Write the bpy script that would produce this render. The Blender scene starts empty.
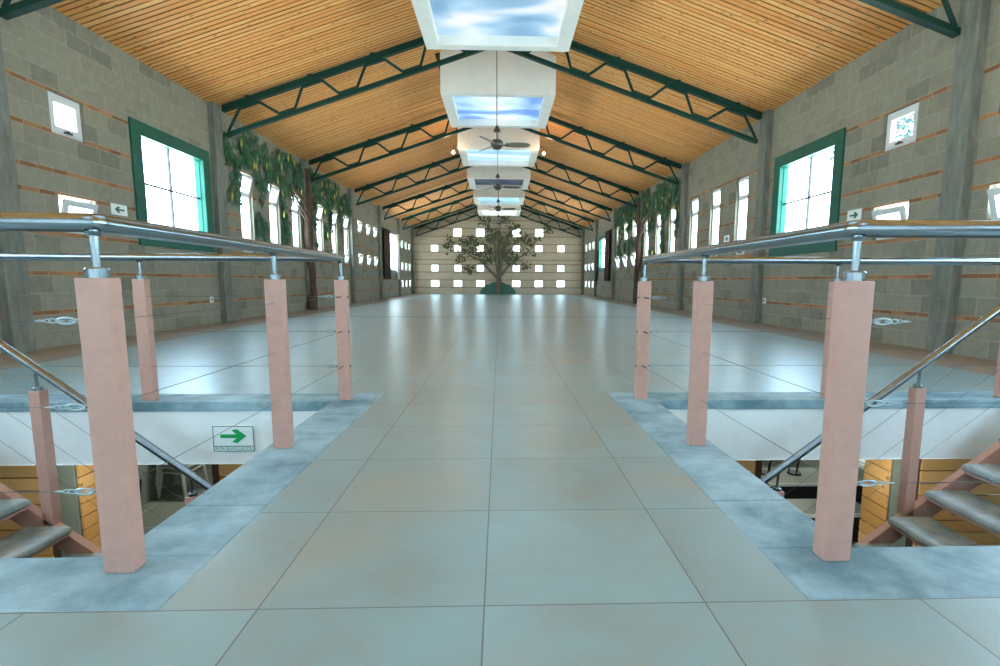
import bpy, bmesh, math, random
from mathutils import Vector, Matrix
random.seed(7)
C = bpy.context.scene.collection
SC = bpy.context.scene

# ------------------------------------------------------------------ camera
H = 0.8641
F, PIT, YAW, ROL, CX, CY = 533.2, .1299, .0327, -.0038, 517.02, 351.0
cp, sp, cy_, sy_, cr, sr = math.cos(PIT), math.sin(PIT), math.cos(YAW), math.sin(YAW), math.cos(ROL), math.sin(ROL)
fw = Vector((sy_*cp, cy_*cp, -sp)); r0 = Vector((cy_, -sy_, 0)); d0 = fw.cross(r0)
rt = cr*r0 + sr*d0; dn = -sr*r0 + cr*d0
cam = bpy.data.cameras.new('camera'); camo = bpy.data.objects.new('camera', cam); C.objects.link(camo)
m = Matrix.Identity(4)
for i in range(3):
    m[i][0] = rt[i]; m[i][1] = -dn[i]; m[i][2] = -fw[i]
m[2][3] = H
camo.matrix_world = m
cam.sensor_width = 36; cam.lens = F/1000*36
cam.shift_x = -(CX-500)/1000; cam.shift_y = (CY-333)/1000
cam.clip_start = .05; cam.clip_end = 300
SC.camera = camo

# ------------------------------------------------------------------ world, exposure
SC.view_settings.view_transform = 'Standard'; SC.view_settings.look = 'None'
SC.view_settings.gamma = 1; SC.view_settings.use_curve_mapping = False
SC.view_settings.exposure = 1.38
w = bpy.data.worlds.new('sky'); SC.world = w; w.use_nodes = True
nt = w.node_tree; nt.nodes.clear()
def N(nt, t, **k):
    n = nt.nodes.new(t)
    for a, b in k.items(): setattr(n, a, b)
    return n
L = lambda nt, a, b: nt.links.new(a, b)
tc = N(nt, 'ShaderNodeTexCoord'); sep = N(nt, 'ShaderNodeSeparateXYZ'); L(nt, tc.outputs['Generated'], sep.inputs[0])
rp = N(nt, 'ShaderNodeValToRGB')
rp.color_ramp.elements[0].position = .47; rp.color_ramp.elements[0].color = (1.25, 1.38, 1.38, 1)
rp.color_ramp.elements[1].position = .95; rp.color_ramp.elements[1].color = (.42, .66, 1, 1)
e = rp.color_ramp.elements.new(.52); e.color = (.68, .89, 1.0, 1)
mp = N(nt, 'ShaderNodeMapRange'); mp.inputs[1].default_value = -1; mp.inputs[2].default_value = 1
L(nt, sep.outputs[2], mp.inputs[0]); L(nt, mp.outputs[0], rp.inputs[0])
bg = N(nt, 'ShaderNodeBackground'); bg.inputs[1].default_value = 8.0
L(nt, rp.outputs[0], bg.inputs[0])
wo = N(nt, 'ShaderNodeOutputWorld'); L(nt, bg.outputs[0], wo.inputs[0])

# ------------------------------------------------------------------ materials
def mat(name, col, rough=.6, metal=0., var=.0, vscale=6., bump=0., bscale=40., col2=None, spec=.5, stretch=None, coat=0.):
    m = bpy.data.materials.new(name); m.use_nodes = True
    nt = m.node_tree; b = nt.nodes['Principled BSDF']
    b.inputs['Roughness'].default_value = rough; b.inputs['Metallic'].default_value = metal
    b.inputs['Specular IOR Level'].default_value = spec
    b.inputs['Base Color'].default_value = (*col, 1)
    tc = N(nt, 'ShaderNodeTexCoord'); src = tc.outputs['Object']
    if stretch:
        mpn = N(nt, 'ShaderNodeMapping'); mpn.inputs['Scale'].default_value = stretch
        L(nt, src, mpn.inputs[0]); src = mpn.outputs[0]
    if var or col2:
        n = N(nt, 'ShaderNodeTexNoise'); n.inputs['Scale'].default_value = vscale; n.inputs['Detail'].default_value = 6
        n.inputs['Roughness'].default_value = .65
        L(nt, src, n.inputs['Vector'])
        r = N(nt, 'ShaderNodeValToRGB'); r.color_ramp.elements[0].position = .3; r.color_ramp.elements[1].position = .7
        c2 = col2 or tuple(min(1, c*(1+var)) for c in col)
        c1 = col if col2 else tuple(c*(1-var) for c in col)
        r.color_ramp.elements[0].color = (*c1, 1); r.color_ramp.elements[1].color = (*c2, 1)
        L(nt, n.outputs[0], r.inputs[0]); L(nt, r.outputs[0], b.inputs['Base Color'])
    if bump:
        n2 = N(nt, 'ShaderNodeTexNoise'); n2.inputs['Scale'].default_value = bscale; n2.inputs['Detail'].default_value = 4
        L(nt, src, n2.inputs['Vector'])
        bp = N(nt, 'ShaderNodeBump'); bp.inputs['Strength'].default_value = bump; bp.inputs['Distance'].default_value = .01
        L(nt, n2.outputs[0], bp.inputs['Height']); L(nt, bp.outputs[0], b.inputs['Normal'])
    return m
def math_(nt, op, a, b=None, c=None):
    n = N(nt, 'ShaderNodeMath', operation=op)
    for i, v in enumerate((a, b, c)):
        if v is None: continue
        if isinstance(v, (int, float)): n.inputs[i].default_value = v
        else: L(nt, v, n.inputs[i])
    return n.outputs[0]
def mixc(nt, f, a, b, mode='MIX'):
    n = N(nt, 'ShaderNodeMix', data_type='RGBA', blend_type=mode)
    for i, v in ((0, f), (6, a), (7, b)):
        if isinstance(v, (int, float)): n.inputs[i].default_value = v
        elif isinstance(v, tuple): n.inputs[i].default_value = (*v, 1)
        else: L(nt, v, n.inputs[i])
    return n.outputs[2]

def tile_floor():
    m = bpy.data.materials.new('floor_tile'); m.use_nodes = True
    nt = m.node_tree; b = nt.nodes['Principled BSDF']; b.inputs['Specular IOR Level'].default_value = 1.0; b.inputs['Coat Weight'].default_value = .6; b.inputs['Coat Roughness'].default_value = .36
    tc = N(nt, 'ShaderNodeTexCoord'); s = N(nt, 'ShaderNodeSeparateXYZ'); L(nt, tc.outputs['Object'], s.inputs[0])
    u = math_(nt, 'DIVIDE', math_(nt, 'ADD', s.outputs[0], .0416+60), .6)
    v = math_(nt, 'DIVIDE', math_(nt, 'ADD', s.outputs[1], -1.3329+60), .6)
    fu = math_(nt, 'FRACT', u); fv = math_(nt, 'FRACT', v)
    du = math_(nt, 'MINIMUM', fu, math_(nt, 'SUBTRACT', 1.0, fu)); dv = math_(nt, 'MINIMUM', fv, math_(nt, 'SUBTRACT', 1.0, fv))
    dmin = math_(nt, 'MINIMUM', du, dv)
    joint = math_(nt, 'LESS_THAN', dmin, .0036)
    cmb = N(nt, 'ShaderNodeCombineXYZ'); L(nt, math_(nt, 'FLOOR', u), cmb.inputs[0]); L(nt, math_(nt, 'FLOOR', v), cmb.inputs[1])
    wn = N(nt, 'ShaderNodeTexWhiteNoise'); wn.noise_dimensions = '3D'; L(nt, cmb.outputs[0], wn.inputs[0])
    off = N(nt, 'ShaderNodeVectorMath', operation='MULTIPLY_ADD'); L(nt, wn.outputs['Color'], off.inputs[0])
    off.inputs[1].default_value = (20, 20, 20); L(nt, tc.outputs['Object'], off.inputs[2])
    n1 = N(nt, 'ShaderNodeTexNoise'); n1.inputs['Scale'].default_value = 3.0; n1.inputs['Detail'].default_value = 9; n1.inputs['Roughness'].default_value = .58
    n1.inputs['Distortion'].default_value = .6
    L(nt, off.outputs[0], n1.inputs['Vector'])
    r = N(nt, 'ShaderNodeValToRGB'); cr_ = r.color_ramp
    cr_.elements[0].position = .28; cr_.elements[0].color = (.215, .265, .23, 1)
    cr_.elements[1].position = .70; cr_.elements[1].color = (.225, .37, .37, 1)
    e = cr_.elements.new(.47); e.color = (.22, .325, .315, 1)
    L(nt, n1.outputs[0], r.inputs[0])
    tint = mixc(nt, 1.0, r.outputs[0], mixc(nt, wn.outputs['Value'], (.93, .93, .93), (1.05, 1.05, 1.05)), 'MULTIPLY')
    n3 = N(nt, 'ShaderNodeTexNoise'); n3.inputs['Scale'].default_value = 1.5; n3.inputs['Detail'].default_value = 5; L(nt, off.outputs[0], n3.inputs['Vector'])
    st = N(nt, 'ShaderNodeMapRange'); st.inputs[1].default_value = .52; st.inputs[2].default_value = .72; st.inputs[4].default_value = .75; L(nt, n3.outputs[0], st.inputs[0])
    tint = mixc(nt, st.outputs[0], tint, (.285, .28, .215))
    # browner, rougher band along the side walls
    ax = math_(nt, 'ABSOLUTE', math_(nt, 'ADD', s.outputs[0], .09))
    band = math_(nt, 'GREATER_THAN', ax, 4.72)
    tint = mixc(nt, band, tint, mixc(nt, n1.outputs[0], (.22, .16, .10), (.30, .24, .17)))
    colr = mixc(nt, joint, tint, (.10, .11, .105))
    L(nt, colr, b.inputs['Base Color'])
    rg = math_(nt, 'ADD', math_(nt, 'MULTIPLY', n1.outputs[0], .05), .29)
    rg = math_(nt, 'ADD', rg, math_(nt, 'MULTIPLY', math_(nt, 'MAXIMUM', joint, band), .35))
    L(nt, rg, b.inputs['Roughness'])
    bp = N(nt, 'ShaderNodeBump'); bp.inputs['Strength'].default_value = .35; bp.inputs['Distance'].default_value = .002
    L(nt, math_(nt, 'SUBTRACT', 1.0, joint), bp.inputs['Height']); L(nt, bp.outputs[0], b.inputs['Normal'])
    return m

def block_wall(name, c1, c2, mortar, bandcol=(.33, .13, .055)):
    """UV: u counts blocks along a course, v = course + height inside the course; vertex-free. second material = brick band"""
    out = []
    for kind in (0, 1):
        m = bpy.data.materials.new(name + ('_band' if kind else '')); m.use_nodes = True
        nt = m.node_tree; b = nt.nodes['Principled BSDF']; b.inputs['Roughness'].default_value = .85; b.inputs['Specular IOR Level'].default_value = .25
        uv = N(nt, 'ShaderNodeUVMap'); uv.uv_map = 'UVMap'
        s = N(nt, 'ShaderNodeSeparateXYZ'); L(nt, uv.outputs[0], s.inputs[0])
        fu = math_(nt, 'FRACT', s.outputs[0]); fv = math_(nt, 'FRACT', s.outputs[1])
        du = math_(nt, 'MINIMUM', fu, math_(nt, 'SUBTRACT', 1.0, fu)); dv = math_(nt, 'MINIMUM', fv, math_(nt, 'SUBTRACT', 1.0, fv))
        tcn = N(nt, 'ShaderNodeTexCoord')
        nn = N(nt, 'ShaderNodeTexNoise'); nn.inputs['Scale'].default_value = 9; nn.inputs['Detail'].default_value = 8; nn.inputs['Roughness'].default_value = .7
        L(nt, tcn.outputs['Object'], nn.inputs['Vector'])
        wob = math_(nt, 'MULTIPLY', math_(nt, 'SUBTRACT', nn.outputs[0], .5), .03)
        ku, kv = ((.42, .21) if not kind else (.24, .06))
        d = math_(nt, 'MINIMUM', math_(nt, 'MULTIPLY', du, ku), math_(nt, 'MULTIPLY', dv, kv))
        mort = N(nt, 'ShaderNodeMapRange'); mort.inputs[1].default_value = .004; mort.inputs[2].default_value = .010
        mort.inputs[3].default_value = 1; mort.inputs[4].default_value = 0
        L(nt, math_(nt, 'ADD', d, wob), mort.inputs[0])
        cmb = N(nt, 'ShaderNodeCombineXYZ'); L(nt, math_(nt, 'FLOOR', s.outputs[0]), cmb.inputs[0]); L(nt, math_(nt, 'FLOOR', s.outputs[1]), cmb.inputs[1])
        wn = N(nt, 'ShaderNodeTexWhiteNoise'); wn.noise_dimensions = '3D'; L(nt, cmb.outputs[0], wn.inputs[0])
        n2 = N(nt, 'ShaderNodeTexNoise'); n2.inputs['Scale'].default_value = .8; n2.inputs['Detail'].default_value = 5
        L(nt, tcn.outputs['Object'], n2.inputs['Vector'])
        if not kind:
            k = math_(nt, 'ADD', math_(nt, 'MULTIPLY', math_(nt, 'POWER', wn.outputs[0], 3.2), .7), math_(nt, 'MULTIPLY', math_(nt, 'SUBTRACT', nn.outputs[0], .4), 1.7))
            base = mixc(nt, k, c1, c2)
            base = mixc(nt, math_(nt, 'MULTIPLY', n2.outputs[0], .35), base, tuple(c*1.25 for c in c1))
            colr = mixc(nt, math_(nt, 'MULTIPLY', mort.outputs[0], .8), base, mortar)
        else:
            base = mixc(nt, wn.outputs[0], tuple(c*.45 for c in bandcol), tuple(c*1.25 for c in bandcol))
            base = mixc(nt, math_(nt, 'MULTIPLY', nn.outputs[0], .5), base, tuple(c*.8 for c in bandcol))
            colr = mixc(nt, mort.outputs[0], base, (mortar[0]*.95, mortar[1]*.80, mortar[2]*.62))
        L(nt, colr, b.inputs['Base Color'])
        bp = N(nt, 'ShaderNodeBump'); bp.inputs['Strength'].default_value = .5; bp.inputs['Distance'].default_value = .006
        L(nt, math_(nt, 'SUBTRACT', math_(nt, 'MULTIPLY', nn.outputs[0], .6), mort.outputs[0]), bp.inputs['Height']); L(nt, bp.outputs[0], b.inputs['Normal'])
        out.append(m)
    return out

def slat_wood(name, c1, c2, dark, grain=(3, 60, 60)):
    m = bpy.data.materials.new(name); m.use_nodes = True
    nt = m.node_tree; b = nt.nodes['Principled BSDF']; b.inputs['Roughness'].default_value = .55
    g = N(nt, 'ShaderNodeNewGeometry'); tc = N(nt, 'ShaderNodeTexCoord')
    off = N(nt, 'ShaderNodeVectorMath', operation='ADD'); L(nt, tc.outputs['Object'], off.inputs[0])
    sc_ = math_(nt, 'MULTIPLY', g.outputs['Random Per Island'], 37.0); L(nt, sc_, off.inputs[1])
    mp = N(nt, 'ShaderNodeMapping'); mp.inputs['Scale'].default_value = grain; L(nt, off.outputs[0], mp.inputs[0])
    n = N(nt, 'ShaderNodeTexNoise'); n.inputs['Scale'].default_value = 1; n.inputs['Detail'].default_value = 6; L(nt, mp.outputs[0], n.inputs['Vector'])
    base = mixc(nt, g.outputs['Random Per Island'], c1, c2)
    base = mixc(nt, math_(nt, 'MULTIPLY', n.outputs[0], .5), base, dark)
    vo = N(nt, 'ShaderNodeTexVoronoi'); vo.inputs['Scale'].default_value = 1.0
    mp2 = N(nt, 'ShaderNodeMapping'); mp2.inputs['Scale'].default_value = tuple(3.0 if s < 10 else 8.0 for s in grain); L(nt, off.outputs[0], mp2.inputs[0])
    L(nt, mp2.outputs[0], vo.inputs['Vector'])
    kn = N(nt, 'ShaderNodeMapRange'); kn.inputs[1].default_value = .06; kn.inputs[2].default_value = .20; kn.inputs[3].default_value = .8; kn.inputs[4].default_value = 0
    L(nt, vo.outputs['Distance'], kn.inputs[0])
    base = mixc(nt, kn.outputs[0], base, tuple(c*.30 for c in dark))
    L(nt, base, b.inputs['Base Color'])
    return m

def glass_mat(name='window_glass', tint=(.94, .97, .97)):
    m = bpy.data.materials.new(name); m.use_nodes = True
    nt = m.node_tree; nt.nodes.clear()
    t = N(nt, 'ShaderNodeBsdfTransparent'); t.inputs[0].default_value = (*tint, 1)
    g = N(nt, 'ShaderNodeBsdfGlossy'); g.inputs['Roughness'].default_value = .02
    x = N(nt, 'ShaderNodeMixShader'); x.inputs[0].default_value = .06
    L(nt, t.outputs[0], x.inputs[1]); L(nt, g.outputs[0], x.inputs[2])
    o = N(nt, 'ShaderNodeOutputMaterial'); L(nt, x.outputs[0], o.inputs[0])
    return m
def sky_print(name, seed, strength, blue=(.10, .42, .85), white=(.95, .98, 1.0), scale=1.3, lo=.38, hi=.62, stretch=(1, 1.6, 1)):
    """back-lit panel printed with clouds"""
    m = bpy.data.materials.new(name); m.use_nodes = True
    nt = m.node_tree; b = nt.nodes['Principled BSDF']; b.inputs['Roughness'].default_value = .3
    tc = N(nt, 'ShaderNodeTexCoord'); mp = N(nt, 'ShaderNodeMapping'); mp.inputs['Location'].default_value = (seed*7.3, seed*3.1, 0)
    mp.inputs['Scale'].default_value = stretch
    L(nt, tc.outputs['Object'], mp.inputs[0])
    n = N(nt, 'ShaderNodeTexNoise'); n.inputs['Scale'].default_value = scale; n.inputs['Detail'].default_value = 5; n.inputs['Roughness'].default_value = .45
    n.inputs['Distortion'].default_value = .4
    L(nt, mp.outputs[0], n.inputs['Vector'])
    r = N(nt, 'ShaderNodeValToRGB'); r.color_ramp.elements[0].position = lo; r.color_ramp.elements[0].color = (*blue, 1)
    r.color_ramp.elements[1].position = hi; r.color_ramp.elements[1].color = (*white, 1)
    e = r.color_ramp.elements.new((lo+hi)/2); e.color = (.45, .72, .95, 1)
    L(nt, n.outputs[0], r.inputs[0]); b.inputs['Base Color'].default_value = (.05, .06, .07, 1)
    L(nt, r.outputs[0], b.inputs['Emission Color']); b.inputs['Emission Strength'].default_value = strength
    return m
def emit(name, col, s):
    m = bpy.data.materials.new(name); m.use_nodes = True
    b = m.node_tree.nodes['Principled BSDF']; b.inputs['Emission Color'].default_value = (*col, 1); b.inputs['Emission Strength'].default_value = s
    b.inputs['Base Color'].default_value = (*col, 1)
    return m

M = {}
M['tile'] = tile_floor()
M['concrete'] = mat('kerb_concrete', (.105, .205, .235), .55, 0, vscale=2.2, col2=(.34, .50, .545), bump=.15, bscale=60)
M['tread'] = mat('tread_concrete', (.19, .24, .235), .9, 0, vscale=5, spec=.2, col2=(.43, .49, .48), bump=.3, bscale=70)
M['white'] = mat('white_paint', (.80, .86, .83), .6, var=.06, vscale=3)
M['box'] = mat('housing_plaster', (.82, .81, .74), .7, var=.05, vscale=2.5, bump=.1)
M['column'] = mat('column_concrete', (.13, .142, .12), .9, vscale=3, spec=.2, col2=(.26, .275, .235), bump=.25, bscale=30, stretch=(3, 3, .7))
M['post'] = mat('terracotta_paint', (.52, .30, .235), .45, var=.07, vscale=20, bump=.05, bscale=80)
M['steel'] = mat('stainless_steel', (.28, .33, .35), .22, 1.0)
M['cable'] = mat('cable_steel', (.11, .125, .125), .5, .2)
M['galv'] = mat('galvanised_steel', (.38, .48, .50), .35, .7)
M['green'] = mat('truss_green', (.006, .040, .028), .5, spec=.2, var=.15, vscale=5)
M['wgreen'] = mat('window_green', (.007, .105, .072), .45, spec=.25, var=.1, vscale=5)
M['wframe'] = mat('window_aluminium', (.68, .71, .71), .4, var=.04)
M['dark'] = mat('dark_metal', (.02, .02, .02), .4)
M['glass'] = glass_mat('window_glass', (.86, .90, .92)); M['far'] = glass_mat('far_glass', (.62, .66, .67)); M['rear'] = glass_mat('rear_glass', (.34, .36, .37)); M['clear'] = glass_mat('clear_glass'); M['dim'] = glass_mat('dim_glass', (.16, .17, .16))  # tints set how much daylight passes; lower windows dimmed to darken that level
M['wood'] = slat_wood('ceiling_pine', (.88, .36, .092), (.97, .53, .18), (.68, .25, .055), grain=(3, 60, 60))
M['groove'] = mat('slat_edge_shade', (.46, .22, .065), .8, var=.2)
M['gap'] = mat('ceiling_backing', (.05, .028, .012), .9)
M['timber'] = slat_wood('timber_boards', (.42, .22, .06), (.86, .62, .27), (.40, .19, .05), grain=(3, 40, 60))
M['fanm'] = mat('fan_bronze', (.09, .085, .075), .4, .6)
M['fanb'] = mat('fan_blade_wood', (.22, .19, .14), .5, var=.2, vscale=12)
M['rod'] = mat('rod_brass', (.38, .33, .2), .45, .5)
M['signw'] = mat('sign_white', (.82, .90, .88), .35, var=.01)
M['signg'] = mat('sign_green', (.005, .36, .10), .4, var=.02)
M['signd'] = mat('sign_dark_green', (.01, .12, .07), .4, var=.02)
M['bark'] = mat('bark', (.035, .022, .015), .9, vscale=14, col2=(.15, .09, .06), bump=.8, bscale=25, stretch=(1, 1, .25))
M['bark_grey'] = mat('bark_grey', (.07, .06, .042), .9, vscale=8, col2=(.20, .175, .12), bump=.5, bscale=12, stretch=(1, 1, .3))
M['leaf'] = mat('leaf_dark', (.012, .060, .038), .5, vscale=5, spec=.3, col2=(.075, .21, .10))
M['leaf2'] = mat('leaf_olive', (.018, .04, .016), .5, vscale=3, col2=(.11, .12, .04))
M['leafo'] = mat('leaf_outside', (.012, .045, .045), .6, vscale=2, spec=.2, col2=(.03, .09, .075))
M['fruit'] = mat('fruit_yellow', (.50, .42, .08), .45, var=.25, vscale=9)
M['mound'] = mat('mound_paint', (.02, .13, .07), .7, vscale=2, col2=(.06, .16, .14))
M['curtain'] = mat('curtain_brown', (.075, .045, .035), .85, var=.15, vscale=8)
M['sheer'] = mat('curtain_white', (.8, .82, .8), .8, var=.03, vscale=8)
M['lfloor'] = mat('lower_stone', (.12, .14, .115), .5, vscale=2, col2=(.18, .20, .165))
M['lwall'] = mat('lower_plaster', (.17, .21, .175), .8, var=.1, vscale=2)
M['plastic'] = mat('chair_plastic', (.46, .50, .45), .45, var=.03)
M['tabletop'] = mat('table_laminate', (.15, .17, .13), .4, var=.08, vscale=4)
M['socket'] = mat('socket_plastic', (.75, .75, .72), .4, var=.02)
M['navy'] = mat('navy_blind', (.015, .035, .14), .4, var=.1)

# ------------------------------------------------------------------ mesh builder
class MB:
    def __init__(s): s.v = []; s.f = []; s.sm = []
    def add(s, vs, fs, smooth=False):
        o = len(s.v); s.v += [tuple(v) for v in vs]; s.f += [tuple(i+o for i in f) for f in fs]; s.sm += [smooth]*len(fs); return s
    def box(s, x0, x1, y0, y1, z0, z1, mtx=None):
        vs = [Vector((x, y, z)) for z in (z0, z1) for y in (y0, y1) for x in (x0, x1)]
        if mtx is not None: vs = [mtx @ v for v in vs]
        return s.add(vs, [(0, 2, 3, 1), (4, 5, 7, 6), (0, 1, 5, 4), (2, 6, 7, 3), (0, 4, 6, 2), (1, 3, 7, 5)])
    def bar(s, a, b, w, h, up=Vector((0, 0, 1))):
        a = Vector(a); b = Vector(b); d = (b-a); l = d.length; d.normalize()
        x = d.cross(up)
        if x.length < 1e-4: x = Vector((1, 0, 0))
        x.normalize(); z = x.cross(d)
        m = Matrix((x, d, z)).transposed().to_4x4(); m.translation = a
        return s.box(-w/2, w/2, 0, l, -h/2, h/2, m)
    def prism(s, pts, axis, a, b):
        """extrude a 2-D outline along axis between a and b; the outline gives the other two coordinates in order"""
        n = len(pts)
        def P(p, t):
            return {'x': (t, p[0], p[1]), 'y': (p[0], t, p[1]), 'z': (p[0], p[1], t)}[axis]
        vs = [P(p, a) for p in pts] + [P(p, b) for p in pts]
        fs = [tuple(range(n)), tuple(range(2*n-1, n-1, -1))] + [(i, (i+1) % n, n+(i+1) % n, n+i) for i in range(n)]
        return s.add(vs, fs)
    def tube(s, path, r, n=12, closed=False, cap=True):
        P = [Vector(p) for p in path]; k = len(P)
        rr = r if isinstance(r, (list, tuple)) else [r]*k
        T = []
        for i in range(k):
            if closed: t = P[(i+1) % k]-P[i-1]
            else: t = P[min(i+1, k-1)]-P[max(i-1, 0)]
            T.append(t.normalized())
        u = T[0].orthogonal().normalized(); vs = []
        for i in range(k):
            u = (u - T[i]*u.dot(T[i])).normalized(); w_ = T[i].cross(u)
            sc = 1.0
            if 0 < i < k-1 and not closed:
                a_ = (P[i]-P[i-1]).normalized().dot((P[i+1]-P[i]).normalized())
            for j in range(n):
                an = 2*math.pi*j/n
                vs.append(P[i] + (u*math.cos(an) + w_*math.sin(an))*rr[i])
        fs = []
        for i in range(k if closed else k-1):
            i2 = (i+1) % k
            for j in range(n): fs.append((i*n+j, i*n+(j+1) % n, i2*n+(j+1) % n, i2*n+j))
        s.add(vs, fs, True)
        if cap and not closed:
            s.add([vs[j] for j in range(n)], [tuple(range(n-1, -1, -1))]); s.add([vs[(k-1)*n+j] for j in range(n)], [tuple(range(n))])
        return s
    def lathe(s, prof, c, n=20, smooth=True):
        vs = []
        for r, z in prof:
            for j in range(n):
                a = 2*math.pi*j/n; vs.append((c[0]+r*math.cos(a), c[1]+r*math.sin(a), c[2]+z))
        k = len(prof)
        for i in range(k-1):
            s.add(vs[i*n:(i+2)*n], [(j, (j+1) % n, n+(j+1) % n, n+j) for j in range(n)], smooth)
        s.add(vs[:n], [tuple(range(n-1, -1, -1))]); s.add(vs[(k-1)*n:], [tuple(range(n))])
        return s
    def mesh(s, name, mt):
        me = bpy.data.meshes.new(name); me.from_pydata(s.v, [], s.f); me.polygons.foreach_set('use_smooth', s.sm)
        for q in (mt if isinstance(mt, (list, tuple)) else [mt]): me.materials.append(q)
        me.update(); return me
    def build(s, name, mt, parent=None, bevel=0., org=None, fix=False):
        """vertices are world coordinates when parent/org is given: they are shifted by the thing's base"""
        base = Vector((0, 0, 0))
        if parent is not None: base = Vector(parent['_b']) if '_b' in parent.keys() else Vector((0, 0, 0))
        elif org is not None: base = Vector(org)
        s.v = [(v[0]-base.x, v[1]-base.y, v[2]-base.z) for v in s.v]
        me = s.mesh(name, mt)
        if fix:
            bm = bmesh.new(); bm.from_mesh(me); bmesh.ops.recalc_face_normals(bm, faces=bm.faces); bm.to_mesh(me); bm.free()
        o = bpy.data.objects.new(name, me); C.objects.link(o)
        if parent is not None:
            if parent.type == 'EMPTY': o.parent = parent
            else:
                o.parent = parent
                o['_b'] = parent['_b']
            o['_b'] = tuple(base)
        else:
            o.location = base; o['_b'] = tuple(base)
        if bevel:
            md = o.modifiers.new('bevel', 'BEVEL'); md.width = bevel; md.segments = 2; md.limit_method = 'ANGLE'
        return o
def tag(o, label, cat, group=None, kind=None):
    o['label'] = label; o['category'] = cat
    if group: o['group'] = group
    if kind: o['kind'] = kind
    return o
def thing(name, label, cat, loc, group=None, kind=None):
    o = bpy.data.objects.new(name, None); C.objects.link(o); o.location = loc; o['_b'] = tuple(loc)
    o.empty_display_size = .1
    return tag(o, label, cat, group, kind)
def copy_thing(o, loc, label=None, rot=None):
    c = o.copy(); C.objects.link(c); c.location = loc
    if rot is not None: c.rotation_euler = rot
    if label: c['label'] = label
    for ch in list(o.children):
        d = ch.copy(); C.objects.link(d); d.parent = c
        for g in ch.children:
            e = g.copy(); C.objects.link(e); e.parent = d
    return c
def arc_path(pts, rad, n=7):
    out = [Vector(pts[0])]
    for i in range(1, len(pts)-1):
        p = Vector(pts[i]); a = (Vector(pts[i-1])-p).normalized(); b = (Vector(pts[i+1])-p).normalized()
        s_, e_ = p+a*rad, p+b*rad
        for k in range(n+1):
            t = k/n; out.append((1-t)**2*s_ + 2*t*(1-t)*p + t*t*e_)
    out.append(Vector(pts[-1])); return out

# ------------------------------------------------------------------ dimensions
XL, XR = -5.77, 5.59          # inner wall faces
XC = -.09
Y0, Y1 = -3.6, 35.9           # rear wall, far wall
COLS = [6.5, 11.4, 16.3, 21.2, 26.1, 31.0, 35.7]
ZR, K = 6.25, .335            # ridge height of the ceiling, slope
zc = lambda x: ZR - K*abs(x-XC)
WT = .18
mx = lambda x: -x-.09         # mirror to the left side
BANDS = [.445, .945, 1.46, 1.97, 2.265, 2.76, 3.28]
def courses(top, extra=()):
    b = BANDS + list(extra); z = 0.; out = []
    for c in b:
        lo = c-.03; n = max(1, round((lo-z)/.225))
        for i in range(n): out.append((z+(lo-z)*i/n, z+(lo-z)*(i+1)/n, 0))
        out.append((lo, c+.03, 1)); z = c+.03
    while z < top-.01:
        out.append((z, min(z+.212, top), 0)); z += .212
    return out

# ------------------------------------------------------------------ walls with openings
def wall(name, axis, face, outward, a0, a1, holes, mats, crs, topf, label):
    """axis: 'y' for side walls (face = x) or 'x' for end walls (face = y). holes: (a0,a1,z0,z1). topf(a) = height of wall top at a"""
    cuts = sorted(set([a0, a1] + [h for q in holes for h in q[:2]]))
    if axis == 'x': cuts = sorted(set(cuts + [XC]))
    zmax = max(topf(a0), topf(a1), topf(XC) if axis == 'x' else 0)
    zc_ = sorted(set([h for q in holes for h in q[2:]]))
    me_v, me_f, uvs, mi = [], [], [], []
    P = lambda a, z, d=0.: (face+outward*d, a, z) if axis == 'y' else (a, face+outward*d, z)
    def quad(ps, uv, k):
        o = len(me_v); me_v.extend(ps); me_f.append(tuple(range(o, o+len(ps)))); uvs.append(uv); mi.append(k)
    for ri, (z0, z1, kind) in enumerate(crs):
        sub = sorted(set([z0, z1] + [z for z in zc_ if z0 < z < z1]))
        ul = .24 if kind else .42
        for s0, s1 in zip(sub[:-1], sub[1:]):
            for c0, c1 in zip(cuts[:-1], cuts[1:]):
                cm, zm = (c0+c1)/2, (s0+s1)/2
                if any(h[0] < cm < h[1] and h[2] < zm < h[3] for h in holes): continue
                t00, t01 = min(s0, topf(c0)), min(s0, topf(c1))
                t10, t11 = min(s1, topf(c0)), min(s1, topf(c1))
                if t10-t00 < 1e-4 and t11-t01 < 1e-4: continue
                uvf = lambda a, z: (a/ul+100+.5*(ri % 2), ri+(z-z0)/(z1-z0)*.9999)
                quad([P(c0, t00), P(c1, t01), P(c1, t11), P(c0, t10)], [uvf(c0, t00), uvf(c1, t01), uvf(c1, t11), uvf(c0, t10)], kind)
                quad([P(c0, t00, WT), P(c1, t01, WT), P(c1, t11, WT), P(c0, t10, WT)], [uvf(c0, t00), uvf(c1, t01), uvf(c1, t11), uvf(c0, t10)], kind)
    for h in holes:
        for (p, q) in (((h[0], h[2]), (h[1], h[2])), ((h[1], h[2]), (h[1], h[3])), ((h[1], h[3]), (h[0], h[3])), ((h[0], h[3]), (h[0], h[2]))):
            quad([P(*p), P(*q), P(*q, WT), P(*p, WT)], [(.5, .5)]*4, 0)
    me = bpy.data.meshes.new(name); me.from_pydata(me_v, [], me_f)
    for q in mats: me.materials.append(q)
    uvl = me.uv_layers.new(name='UVMap')
    for p, uv, k in zip(me.polygons, uvs, mi):
        p.material_index = k
        for li, c in zip(p.loop_indices, uv): uvl.data[li].uv = c
    o = bpy.data.objects.new(name, me); C.objects.link(o)
    tag(o, label, 'wall', kind='structure'); return o

ORD3 = ['nearest', 'middle', 'farthest']
WL, WR, WF = [], [], []      # (a0,a1,z0,z1,type,label)
SZ, LZ = (2.75, 3.28), (1.49, 1.97)
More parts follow.
